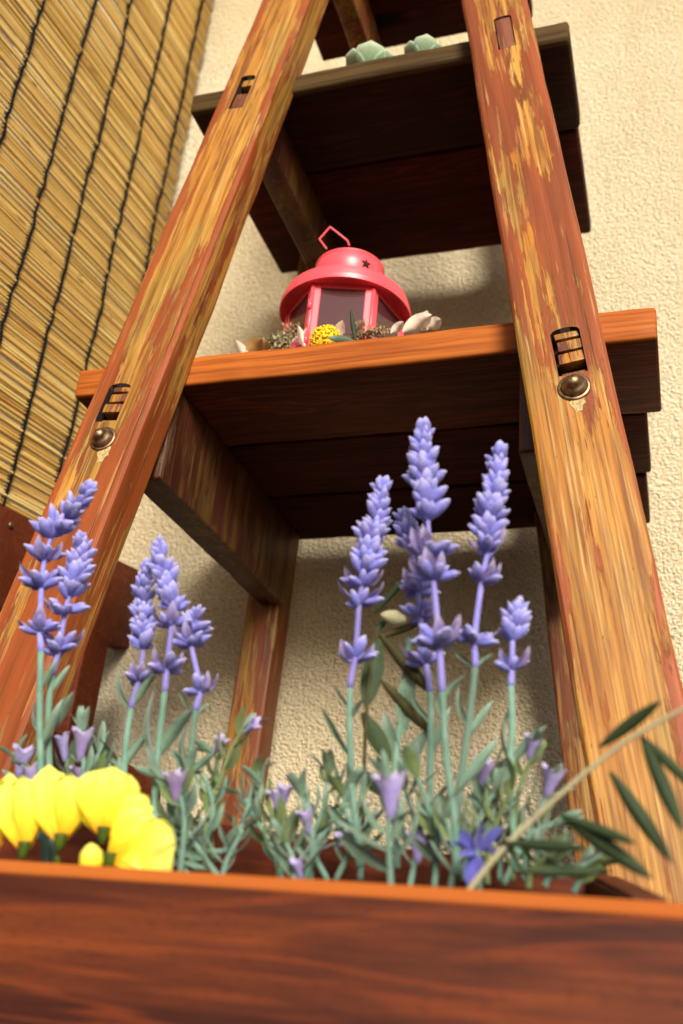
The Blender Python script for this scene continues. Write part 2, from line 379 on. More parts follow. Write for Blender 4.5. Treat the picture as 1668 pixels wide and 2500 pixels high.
def mortise(o,top,bot,w,kind,bolt=None):
    pt=railpt(o,*top); pb=railpt(o,*bot); c=(pt+pb)/2; h=(pt-pb).length
    fm=railframe(o,c)
    bm=bmesh.new(); n=10; vs=[]
    for side in (-.02,.016):
        ring=[(-w/2,-h/2),(w/2,-h/2)]+[(w/2*math.cos(a),h/2-w*.22+w*.22*math.sin(a)) for a in [math.pi*k/n for k in range(n+1)]]
        vs.append([bm.verts.new((x+noise.noise(Vector((x*900,zz*900,0)))*.0007,side,zz)) for x,zz in ring])
    for k in range(len(vs[0])): bm.faces.new((vs[0][k],vs[0][(k+1)%len(vs[0])],vs[1][(k+1)%len(vs[0])],vs[1][k]))
    bm.faces.new(vs[0][::-1]); bm.faces.new(vs[1]); bmesh.ops.recalc_face_normals(bm,faces=bm.faces)
    me=bpy.data.meshes.new('c'); bm.to_mesh(me); bm.free(); cu=bpy.data.objects.new('c',me); col.objects.link(cu); cu.matrix_world=fm
    me.materials.append(M['hole_shade'])  # cut walls take the painted shade, so the gaps read dark
    boolcut(o,[cu])
    if kind=='plug':
        b=bm_box(w*.9,.012,h*.93,.0012,2,8,2,.0008,5); q=part('tenon',b,M['plug'],o,fm@Matrix.Translation((0,.0068,-.0005))); smooth_by(q)
    else:
        segs={'three':[(.40,.0,.2),(.13,.0,.26),(-.2,0,.28)],'two':[(.36,.004,.2),(-.22,.002,.42)]}[kind]
        if kind=='three': segs=[(.395,.0022,.13),(.16,.0008,.21),(-.13,.0003,.22),(-.42,.0035,.10)]
        for i,(cz,rec,hh) in enumerate(segs):
            b=bm_box(w*.86,.012,h*hh,.0014,2,5,2,.0016,i*3+w*99); q=part('tenon',b,M['tenon'],o,fm@Matrix.Translation((w*.03,.0072+rec,h*cz))@Matrix.Rotation(random.uniform(-.06,.06),4,'Y')); smooth_by(q)
    if bolt:
        p=railpt(o,bolt[0]+6,bolt[1]+22); fs=railframe(o,p); bm=bmesh.new(); c0=bm.verts.new((0,-.0003,0)); rg=[]
        for k in range(28):
            t=2*math.pi*k/28; rr=(.0075+.007*max(0,-math.sin(t))**3)*(1+.5*noise.noise(Vector((math.cos(t)*3,math.sin(t)*3,w*80))))
            rg.append(bm.verts.new((rr*.8*math.cos(t),-.0003,rr*math.sin(t)-.002)))
        for k in range(28): bm.faces.new((c0,rg[k],rg[(k+1)%28]))
        part('paint_stain',bm,M['stain'],o,fs)
        p=railpt(o,*bolt); fm=railframe(o,p)@Matrix.Rotation(R_(90),4,'X')
        r=.0125
        bm=bm_lathe([(0,.0),(r*1.12,0),(r*1.15,.0006),(r*1.08,.0016),(r*.95,.0018)],40)
        wsh=part('washer',bm,M['metal'],o,fm,True)
        bm=bm_lathe([(r*.9,.001),(r*.86,.004),(r*.7,.0066),(r*.5,.0078),(r*.5,.0088),(r*.42,.0112),(r*.25,.0128),(0,.0134)],36)
        part('bolt_head',bm,M['metal'],o,fm,True)
# cut fewer-poly copies: booleans keep the bevelled rail
mortise(rails[0],(1375,800),(1402,912),.0255,'three',(1402,946))
mortise(rails[0],(1225,40),(1240,116),.020,'plug')
mortise(rails[1],(293,935),(262,1030),.025,'three',(252,1072))
mortise(rails[1],(600,185),(583,262),.020,'two')
# shelf boards: (front edge Y, x0, x1, bottom z, [(y0,y1,dx0,dx1,dz,mat,thick)])
def plank(x0,x1,y0,y1,z0,t,mat,seed,bev=.003):
    c=Vector(((x0+x1)/2,(y0+y1)/2,z0+t/2))
    o=part('shelf_board',bm_box(x1-x0,y1-y0,t,bev,2,30,0,.0016,seed),mat,ld_,Matrix.Translation(c)); smooth_by(o,50); return o
ZM=.562; ZU=1.0245; ZT=1.36
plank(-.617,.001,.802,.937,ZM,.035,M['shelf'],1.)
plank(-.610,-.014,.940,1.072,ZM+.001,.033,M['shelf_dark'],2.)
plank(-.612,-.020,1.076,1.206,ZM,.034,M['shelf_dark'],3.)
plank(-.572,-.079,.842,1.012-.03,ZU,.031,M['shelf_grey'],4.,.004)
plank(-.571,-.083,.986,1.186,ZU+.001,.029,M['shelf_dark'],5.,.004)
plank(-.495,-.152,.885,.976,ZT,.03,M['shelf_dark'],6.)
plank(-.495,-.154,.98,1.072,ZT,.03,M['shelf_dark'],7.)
# rear legs
def rearY(z): return 1.160-.03*(z-.47)
def rleg(xa,za,xb,zb,seed):
    m=(xb-xa)/(zb-za); z0,z1=GROUND,1.358
    return beam('rear_leg',(xa+m*(z0-za),rearY(z0)+.021,z0),(xa+m*(z1-za),rearY(z1)+.021,z1),.048,.042,M['leg'],bev=.004,seed=seed)
# legs stop under the mid shelf boards visually, pass behind them (boards are notched)
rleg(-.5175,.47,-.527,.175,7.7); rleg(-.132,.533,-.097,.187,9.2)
# depth braces between rail and rear leg, the boards rest on them
def brace(xc,zb,h,y0,y1,w,seed,mat=None):
    o=part('brace',bm_box(w,y1-y0,h,.003,2,24,1,.0014,seed),mat or M['brace'],ld_,Matrix.Translation((xc,(y0+y1)/2,zb+h/2))@Matrix.Rotation(0,4,'Z')); smooth_by(o,50)
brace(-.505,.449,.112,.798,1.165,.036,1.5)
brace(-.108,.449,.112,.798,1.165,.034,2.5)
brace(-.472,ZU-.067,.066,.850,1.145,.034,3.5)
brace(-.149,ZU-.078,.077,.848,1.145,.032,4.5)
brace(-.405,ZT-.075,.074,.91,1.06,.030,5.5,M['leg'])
# ------------------------------------------------------------------ planter
pl=empty('wooden_planter',(-.25,.53,GROUND),'red brown stained wooden planter trough in the foreground holding the flowers','planter')
FY=.445
z0=.042
o=part('front_board',bm_box(.70,.02,.17,.0075,1,20,0,.0004,3.),M['planter_front'],pl,Matrix.Translation((-.276,FY+.010,z0-.085))); smooth_by(o)
o=part('front_board',bm_box(.70,.02,.168,.0025,2,20,0,.0006,5.),M['planter'],pl,Matrix.Translation((-.276,FY+.010,GROUND+.085))); smooth_by(o)
def quadboard(name,a,b,zb,t,nrm):
    # board with sloping top edge from a to b (points), down to zb, thickness t along nrm
    bm=bmesh.new(); a=Vector(a);b=Vector(b);n=Vector(nrm)*t
    mid=(a+b)/2; L=(b-a); xx=Vector((L.x,L.y,0)).normalized(); mw=frame(mid,Vector((0,0,1)),xx)
    vs=[]
    for off in (Vector(),n):
        vs.append([bm.verts.new(p+off) for p in (a,b,Vector((b.x,b.y,zb)),Vector((a.x,a.y,zb)))])
    f,bk=vs
    bm.faces.new(f);bm.faces.new(bk[::-1])
    for k in range(4): bm.faces.new((f[(k+1)%4],f[k],bk[k],bk[(k+1)%4]))
    bmesh.ops.recalc_face_normals(bm,faces=bm.faces)
    bmesh.ops.bevel(bm,geom=bm.edges[:],offset=.002,segments=2,affect='EDGES')
    bmesh.ops.transform(bm,matrix=mw.inverted(),verts=bm.verts)
    q=part(name,bm,M['planter'],pl,mw); smooth_by(q); return q
rb0=(-.624,.620,.1135); rb1=(-.036,.620,.0695)
quadboard('rear_board',rb0,rb1,GROUND,.018,(0,1,0))
quadboard('end_board',(-.006,FY+.0215,z0+.0025),(-.036,.619,.0695),GROUND,.018,(-1,0,0))
quadboard('end_board',(-.624,FY+.023,z0+.001),(-.624,.617,.112),GROUND,.018,(1,0,0))
bm=bmesh.new(); bmesh.ops.create_grid(bm,x_segments=60,y_segments=16,size=.5)
for v in bm.verts:
    v.co=Vector((-.325+v.co.x*.565,.543+v.co.y*.145,.012+noise.noise(v.co*30)*.006))
part('soil',bm,M['soil'],pl,None,True)
# ------------------------------------------------------------------ bench at the left
be=empty('wooden_fence',(-.78,1.1,GROUND),'dark brown wooden fence board and post below the reed blind','fence')
def board2(name,p0,p1,z0,z1,t,mat,parent):
    p0=Vector((*p0,0));p1=Vector((*p1,0)); d=(p1-p0); L=d.length; a=math.atan2(d.y,d.x)
    c=(p0+p1)/2; c.z=(z0+z1)/2
    o=part(name,bm_box(L,t,z1-z0,.003,2,8,0,.0008,L*7),mat,parent,Matrix.Translation(c)@Matrix.Rotation(a,4,'Z')); smooth_by(o); return o
bt=math.atan2(.053,.338)
t0=Vector((-.768,1.249,.545)); dd_=Vector((0,math.cos(bt),math.sin(bt))); nn_=Vector((0,-math.sin(bt),math.cos(bt)))
cc_=t0-dd_*.35-nn_*.061
bb=part('cross_board',bm_box(.030,.70,.122,.003,2,10,1,.0008,2.),M['bench'],be,Matrix.Translation(cc_-Vector((.015,0,0)))@Matrix.Rotation(bt,4,'X')); smooth_by(bb)
q=atX(27,1282,-.80); 
bm=bmesh.new(); bmesh.ops.create_uvsphere(bm,u_segments=12,v_segments=6,radius=.004)
part('screw',bm,M['metal'],bb,Matrix.Translation(atX(27,1282,-.767))@Matrix.Scale(.5,4,(1,0,0)),True)
cp=atY(140,1700,1.07)
part('fence_post',bm_box(.05,.055,.395-GROUND,.003,2,10,2,.001,3.),M['bench'],be,Matrix.Translation((atY(175,1700,1.07).x-.022,1.10,(.395+GROUND)/2)))
bmx=bm_box(.05,.34,.035,.008,3,10,1,.001,6.); pa=atY(255,1800,1.0)
part('lower_board',bmx,M['bench'],be,Matrix.Translation((pa.x-.03,1.0,pa.z-.03)),True)
# ------------------------------------------------------------------ lantern
ZS=ZM+.035
LC=atZ(848,838,ZS); 
def on(u,v,yoff): return atY(u,v,yoff)
LY=.905
base=atY(838,820,LY)
S=.072       # radius of the roof brim
LZ=atY(838,735,LY-.045).z-.058-.010
la=empty('lantern',(base.x,LY,ZS),'coral pink metal lantern with star cut-out and tinted panes on the middle shelf','lantern')
L0=Matrix.Translation((base.x,LY,0))@Matrix.Rotation(R_(16),4,'Z')
zb=ZS   # standing on the board
H=.103
# octagonal / hexagonal body
def hexpt(k,r): a=R_(60*k-90-30); return Vector((r*math.cos(a),r*math.sin(a),0))
rb=.0675
bm=bm_lathe([(0,0),(.070,0),(.072,.003),(.071,.012),(.064,.014),(0,.014)],48)
part('base',bm,M['pink'],la,L0@Matrix.Translation((0,0,zb)),True)
for k in range(6):
    a=hexpt(k,rb);b=hexpt(k+1,rb); mid=(a+b)/2; wd=(b-a).length; n=mid.normalized(); ang=math.atan2((b-a).y,(b-a).x)
    fm=L0@Matrix.Translation((mid.x,mid.y,zb+.014))@Matrix.Rotation(ang,4,'Z')
    bm=bmesh.new()
    for cx,cz,sx,sz in ((-wd/2+.0045,H/2,.009,H),(wd/2-.0045,H/2,.009,H),(0,H-.006,wd-.018,.012),(0,.006,wd-.018,.012)):
        b2=bm_box(sx,.003,sz,.0007,1,center=(cx,0,cz)); me=bpy.data.meshes.new('t'); b2.to_mesh(me); b2.free(); bm.from_mesh(me); bpy.data.meshes.remove(me)
    if k==0 or True:
        f=part('door_frame' if k==0 else 'window_frame',bm,M['pink'],la,fm); 
    g=bm_box(wd-.018,.0012,H-.024,0,center=(0,0,H/2)); part('pane',g,M['glass'],f,fm)
    # folded corner post
    bm=bm_tube([(0,0,0),(0,0,H)],.0028,10); part('corner_post',bm,M['pink'],la,L0@Matrix.Translation((a.x,a.y,zb+.014)),True)
    if k==0:
        for hz in (.02,.066):
            bm=bm_tube([(0,0,-.006),(0,0,.006)],.0026,10); part('hinge',bm,M['pink'],f,L0@Matrix.Translation((a.x*1.04,a.y*1.04,zb+.014+hz)),True)
zt=zb+.014+H
prof=[(.050,-.003),(.071,-.008),(.0755,-.0095),(.0772,-.009),(.0776,-.003),(.0758,-.001),(.0755,.0045),(.0742,.006),(.0738,.0100),(.0700,.0125),(.064,.0175),(.055,.022),(.048,.0245),(.0405,.0265)]
bm=bm_lathe([(.0,.0),(.050,-.003)]+prof[1:]+[(.0385,.028)],64)
smooth_by(part('roof',bm,M['pink'],la,L0@Matrix.Translation((0,0,zt)),True),24)
# bowl shaped chimney with a dark star plate
def bowl():
    pr=[(.0372,.0),(.0385,.006),(.0405,.013),(.0418,.020),(.0415,.027),(.0405,.031),(.0412,.0325),(.0418,.0345),(.0405,.036),(.038,.0345),(.0,.036)]
    return bm_lathe(pr,72)
cm=L0@Matrix.Translation((0,0,zt+.0265))
bo=part('chimney',bowl(),M['pink'],la,cm,True); smooth_by(bo,30)
bm=bm_lathe([(.036,.001),(.039,.013),(.0402,.026),(.039,.033)],48); part('chimney_lining',bm,M['inner'],bo,cm,True)
def star_cut(angdeg,zc,r):
    a=R_(angdeg); bm=bmesh.new(); fr=[];bk=[]
    for k in range(10):
        rr=r if k%2==0 else r*.45; t=math.pi/2+k*math.pi/5
        x=rr*math.cos(t); zz=rr*math.sin(t)
        fr.append(bm.verts.new((x,-.012,zz))); bk.append(bm.verts.new((x,.012,zz)))
    for k in range(10): bm.faces.new((fr[k],fr[(k+1)%10],bk[(k+1)%10],bk[k]))
    bm.faces.new(fr[::-1]); bm.faces.new(bk); bmesh.ops.recalc_face_normals(bm,faces=bm.faces)
    me=bpy.data.meshes.new('c'); bm.to_mesh(me); bm.free(); c=bpy.data.objects.new('c',me); col.objects.link(c)
    c.matrix_world=cm@Matrix.Rotation(a,4,'Z')@Matrix.Translation((0,-.0405,zc)); return c
# star positions: dark plates set into the chimney wall, coloured as the shade of a hole
def star_plate(angdeg,zc,r):
    a=R_(angdeg); bm=bmesh.new(); vs=[]
    for k in range(10):
        rr=r if k%2==0 else r*.45; t=math.pi/2+k*math.pi/5
        vs.append(bm.verts.new((rr*math.cos(t),0,rr*math.sin(t))))
    bm.faces.new(vs); ex=bmesh.ops.extrude_face_region(bm,geom=bm.faces[:])
    for v in [e for e in ex['geom'] if isinstance(e,bmesh.types.BMVert)]: v.co.y+=.004
    part('star_shade_plate',bm,M['hole_shade'],bo,cm@Matrix.Rotation(a,4,'Z')@Matrix.Translation((0,-.0424,zc)))
STAR=[(30,.0175,.0062),(96,.0175,.0062),(156,.0175,.0062),(216,.0175,.0062),(276,.0175,.0062),(-24-60,.0175,.0062)]
star_plate(*STAR[0])
# wire handle
hp=[atY(798,608,.893),atY(780,584,.893),atY(806,554,.905),atY(849,588,.915),atY(853,600,.915)]
hb=[]
for i in range(len(hp)-1):
    for k in range(6): hb.append(hp[i].lerp(hp[i+1],k/6))
hb.append(hp[-1])
part('handle',bm_tube(hb,.0012,8),M['pink'],la,None,True)
# ------------------------------------------------------------------ plant meshes
def leaf_mesh(mat,L=1,W=.2,curve=.25,fold=.15,nL=7,roll=0,wave=0,name='leaf',thick=0):
    bm=bmesh.new(); rows=[]; nW=4
    for i in range(nL+1):
        t=i/nL; w=W*math.sin(math.pi*min(1,(t*.93+.05)))**.75*(1 if t<.98 else .1)
        row=[]
        for j in range(nW+1):
            s=j/nW*2-1
            if roll:
                a=s*roll; x=w*math.sin(a)/roll*1.0; y=-w*(1-math.cos(a))/roll
            else: x=w*s; y=-fold*abs(s)*w
            y+=curve*t*t*L+wave*math.sin(t*9+s)*W
            row.append(bm.verts.new((x,y,t*L)))
        rows.append(row)
    for a,b in zip(rows,rows[1:]):
        for j in range(nW): bm.faces.new((a[j],a[j+1],b[j+1],b[j]))
    if thick:
        bmesh.ops.solidify(bm,geom=bm.faces[:],thickness=thick)
    return tomesh(bm,mat,True,name)
def floret_mesh(seed):
    random.seed(seed); sd=seed*3.3; bend=random.uniform(-.02,.16)
    pr=[(0,.05),(.12,.15),(.30,.235),(.52,.265),(.74,.225),(.9,.12),(1.0,.03)]
    pts=[(0,bend*t*t,t) for t,_ in pr]
    bm=bm_tube(pts,[r for _,r in pr],9)
    for v in bm.verts:   # fold a crease along it
        v.co.x*=1.12
        if v.co.y>bend*v.co.z**2+.05: v.co.y-=.07
        v.co+=noise.noise_vector(v.co*5+Vector((sd,)*3))*.045
    return tomesh(bm,M['floret'],True,'floret')
FM=[floret_mesh(i) for i in range(9)]
PM=[leaf_mesh(M['petal'],1,.25,-.5,-.5,7,0,.12*i,'petal') for i in range(3)]
LM=[leaf_mesh(M['gleaf'],1,.14,c,.45,7,0,.05,'leaf') for c in(.25,-.2,.45)]+[leaf_mesh(M['gleaf2'],1,.165,.35,.3,7,0,.05,'leaf')]
LMS=leaf_mesh(M['gleaf'],1,.09,.15,.3,6,0,0,'leaf')
def bell_mesh(mat):
    pr=[(.05,0),(.11,.06),(.15,.25),(.19,.45),(.25,.66),(.31,.86),(.34,.97),(.37,1.0),(.32,.97),(.20,.70),(.10,.45)]
    bm=bm_lathe(pr,20)
    for v in bm.verts:
        a=math.atan2(v.co.y,v.co.x); s=1+.26*math.cos(4*a)*max(0,v.co.z-.5)/.5; v.co.x*=s; v.co.y*=s*.8; v.co.z+=.5*math.cos(4*a+.6)*max(0,v.co.z-.7)*.6+noise.noise(v.co*4)*.08
    return tomesh(bm,mat,True,'bell_flower')
BM_=bell_mesh(M['petal'])
def place(name,me,parent,loc,d,scale,xh=None,roll=None):
    xh=xh if xh is not None else Vector((random.uniform(-1,1),random.uniform(-1,1),random.uniform(-.3,.3)))
    s=scale if hasattr(scale,'__len__') else (scale,)*3
    mw=frame(loc,d,xh)@Matrix.Diagonal((*s,1)); return part(name,me,None,parent,mw)
def perp(d):
    a=random.uniform(0,2*math.pi); x=d.orthogonal().normalized(); y=d.cross(x); return x*math.cos(a)+y*math.sin(a),a
def along(pts,s):
    L=[0]
    for a,b in zip(pts,pts[1:]): L.append(L[-1]+(b-a).length)
    s=max(0,min(s,L[-1]-1e-6))
    for i in range(len(pts)-1):
        if L[i+1]>=s:
            t=(s-L[i])/(L[i+1]-L[i]); return pts[i].lerp(pts[i+1],t),(pts[i+1]-pts[i]).normalized(),L[-1]
def spike(plant,seed,Y,head,stem,whorls,y2=None,fl=.0118,dens=.0072,dense_r=None,leaves=(),openp=2,fn=9):
    """head: pixels tip->end of the dense part; whorls: pixels of loose whorls; stem: pixels down to the base"""
    random.seed(seed); y2=y2 or Y
    allp=[atY(*p,Y) for p in head]+[atY(*p,Y) for p in whorls]
    npur=len(allp); st=[atY(u,v,Y+(y2-Y)*(i+1)/len(stem)) for i,(u,v) in enumerate(stem)]
    st[-1]=Vector((st[-1].x,st[-1].y,st[-1].z))
    path=spline(allp+st,6)
    pe=(npur)*6   # purple until the first stem pixel
    pur=path[:pe+1]; gr=path[pe:]
    n=len(pur); sp=part('flower_spike',bm_tube(pur[::-1],[.0021-.0012*i/n for i in range(n)],8),M['lstem'],plant,None,True)
    ng=len(gr); stm=part('stem',bm_tube(gr,[.0019+.0004*i/ng for i in range(ng)],8),M['gstem'],plant,None,True)
    dl=sum((a-b).length for a,b in zip([atY(*p,Y) for p in head],[atY(*p,Y) for p in head][1:]))
    s=.002; i=0; fl*=1.03
    up=lambda d:-d
    def whorl(s,num,ang,L,j):
        p,d,_=along(pur,s); d=-d
        a0=random.uniform(0,6.28)
        x=d.orthogonal().normalized(); y=d.cross(x)
        for k in range(num):
            a=a0+2*math.pi*k/num+random.uniform(-.4,.4); p=p+d*random.uniform(-.0012,.0012); o=x*math.cos(a)+y*math.sin(a)
            th=R_(ang+random.uniform(-16,16)*(1.6 if j else 1)); dd=d*math.cos(th)+o*math.sin(th)
            l=L*random.uniform(.72,1.2); place('floret',random.choice(FM),sp,p+o*.0012-d*.002,dd,(l*random.uniform(.78,.98),l*.85,l*1.08),xh=o.cross(d))
        return p,d
    p,d,_=along(pur,0.001); 
    for k in range(3):
        o,_a=perp(-d); place('floret',random.choice(FM),sp,p+d*.006,(-d+o*.25),fl*.95)
    while s<dl:
        t=s/dl; whorl(s+.004,7+int(3*min(1,t*1.7)),26+16*t,fl*(.72+.34*min(1,t*1.6)),0); s+=dens*(.74+.26*t)
    acc=0
    for wv in whorls:
        wp=atY(*wv,Y)
        # nearest arc length on the purple path
        best=min(range(len(pur)),key=lambda q:(pur[q]-wp).length); ss=sum((pur[q+1]-pur[q]).length for q in range(best))
        p,d=whorl(ss,fn,56,fl*.98,1)
        for _ in range(openp):
            o,_a=perp(d); 
            if o.y>.3: o=-o
            dd=(d*.22+o); place('petal',random.choice(PM),sp,p+o*.003,dd,fl*random.uniform(1.0,1.25),xh=o.cross(d))
    for (u,v,du,dv,l) in leaves:
        best=min(gr,key=lambda q:(q-atY(u,v,q.y)).length); e=atY(u+du,v+dv,best.y+random.uniform(-.008,.008))
        place('leaf',random.choice(LM[:3]),stm,best,e-best,((e-best).length*l*.72,(e-best).length*l,(e-best).length*l),xh=(1,0,0) if abs(du)<abs(dv)*.3 else (0,-.6,1))
    return sp,stm
def sprig(plant,seed,pts,Y,nl=8,ll=.028,mat=None,Y2=None,bell=None,r=.0014,sz=1):
    random.seed(seed); n=len(pts)
    P=[atY(u,v,Y+((Y2 or Y)-Y)*i/(n-1)) for i,(u,v) in enumerate(pts)]
    path=spline(P,7); st=part('sprig',bm_tube(path,[r*(1.25-.5*i/len(path)) for i in range(len(path))],7),M['gstem'] if mat!=3 else M['gleaf2'],plant,None,True)
    tot=sum((b-a).length for a,b in zip(path,path[1:]))
    for i in range(nl):
        s=tot*(.18+.82*(i+.3)/nl); p,d,_=along(path,s)
        side=1 if i%2 else -1
        o=(Vector((side,random.uniform(-.8,.5),0))).normalized(); dd=d*random.uniform(.5,1.1)+o*random.uniform(.6,1)
        me=LM[3] if mat==3 else random.choice(LM)
        l=ll*random.uniform(.6,1.1)*(1.05-.4*i/nl)
        place('leaf',me,st,p,dd,(l*1.15,l,l),xh=d.cross(o)+Vector((random.uniform(-.4,.4),)*3))
    for k in range(3):
        p,d,_=along(path,tot*.99); o,_a=perp(d); l=ll*.75; place('leaf',random.choice(LM),st,p,d+o*.45,l,xh=o.cross(d))
    if bell:
        p=atY(*bell[0],Y2 or Y); q=atY(*bell[1],(Y2 or Y)-.006); L=(q-p).length
        place('bell_flower',BM_,st,p,q-p,L*.92,xh=(1,random.uniform(-.5,.5),random.uniform(-.8,.8)))
    return st
ZB=.015
LAV='lavender plants in the planter'
lp=[]
p1=empty('lavender_plant',(*atY(105,2000,.53).xy,ZB),'lavender with two leaning violet spikes at the far left end of the planter','lavender',LAV)
p2=empty('lavender_plant',(*atY(400,2050,.54).xy,ZB),'lavender with three clustered violet spikes beside the yellow flowers','lavender',LAV)
p3=empty('lavender_plant',(*atY(870,2100,.56).xy,ZB),'lavender with one slim violet spike left of the olive twig','lavender',LAV)
p4=empty('lavender_plant',(*atY(1100,2130,.54).xy,ZB),'lavender with the tallest violet spikes in front of the shelf underside','lavender',LAV)
p5=empty('lavender_plant',(*atY(1250,2140,.57).xy,ZB),'lavender with a single short violet spike nearest the right rail','lavender',LAV)
spike(p1,11,.52,[(220,1190),(185,1240),(130,1300),(122,1320)],[(100,1590),(97,1750),(105,1990),(110,2120)],[(110,1365),(102,1425),(98,1545)],dens=.0088,fl=.0128,
      leaves=((100,1700,45,-90,1),(103,1830,60,-120,1),(100,1780,-50,-70,1)))
spike(p1,12,.53,[(203,1312),(190,1380),(172,1445)],[(128,1650),(118,1760),(125,2000),(130,2120)],[(160,1490),(143,1590)],fl=.0125,dens=.0068,leaves=((122,1690,55,-65,1),(120,1800,60,-110,1.1)))
spike(p2,13,.545,[(362,1372),(350,1450),(350,1570)],[(320,1730),(305,1850),(300,2010),(305,2120)],[(340,1655)],fl=.0098,dens=.0056,leaves=((310,1700,-48,-65,1),(308,1690,70,-55,1),(305,1880,-90,-140,1.05),(305,1870,60,-100,1)))
spike(p2,14,.53,[(388,1322),(400,1400),(420,1480)],[(402,1690),(385,1850),(378,2000),(390,2120)],[(420,1520),(408,1625)],fl=.0112,dens=.0066,leaves=((388,1870,-60,-180,1),(388,1840,80,-130,1)))
spike(p2,15,.54,[(470,1500),(470,1535)],[(478,1735),(462,1870),(445,2010),(440,2120)],[(465,1565),(488,1680)],fl=.0105,leaves=((475,1750,-28,-70,1),(475,1755,32,-40,1),(460,1900,-55,-160,1),(460,1890,70,-60,1)))
spike(p3,16,.55,[(935,1175),(920,1270),(890,1390)],[(855,1680),(856,1850),(868,2000),(880,2120)],[(885,1420),(877,1475),(868,1600)],fl=.0116,dens=.0068,leaves=((857,1740,-30,-70,1),(857,1750,30,-60,.9),(860,1850,-45,-110,1.2),(860,1960,-70,-100,1)))
spike(p4,17,.53,[(1035,1045),(1035,1140),(1045,1275)],[(1080,1690),(1090,1850),(1110,2000),(1115,2140)],[(1050,1345),(1058,1415),(1072,1565)],fl=.0138,dens=.0084,leaves=((1083,1720,35,-80,1),(1090,1780,-25,-120,1)),openp=3)
spike(p4,18,.565,[(985,1255),(995,1300),(1005,1340)],[(1050,1690),(1052,1800),(1050,1950),(1060,2130)],[(1020,1440),(1025,1500),(1040,1620)],fl=.0115,leaves=((1052,1760,-60,-60,1),(1050,1850,60,-110,1.1)))
spike(p4,19,.545,[(1220,1095),(1212,1180),(1190,1305)],[(1160,1630),(1140,1800),(1120,1950),(1118,2140)],[(1190,1350),(1178,1410),(1158,1560)],fl=.0118,dens=.0074,leaves=((1155,1630,-45,-50,.9),(1155,1630,50,-40,.9),(1142,1790,75,-75,1),(1142,1770,-50,-90,1),(1130,1930,75,-100,1.2)))
spike(p5,20,.56,[(1262,1468),(1258,1510),(1252,1550)],[(1248,1675),(1250,1790),(1245,1900),(1260,2130)],[(1250,1630)],fl=.0105,dens=.0048,leaves=((1250,1860,-50,-130,1.2),(1250,1870,60,-90,1.2)))
bm=None
# bare green stem behind the tallest spike
random.seed(3); P=[atY(1000,1555,.58),atY(985,1700,.58),atY(965,1880,.575),atY(970,2120,.57)]
st=part('stem',bm_tube(spline(P,6),.0021,8),M['gstem'],p3,None,True)
for (u,v,du,dv) in ((985,1790,12,-170),(975,1850,-45,-110),(970,1900,70,-120),(972,1930,-60,-80)):
    a=atY(u,v,.578); e=atY(u+du,v+dv,.57); place('leaf',LM[0],st,a,e-a,(e-a).length,xh=(1,0,0))
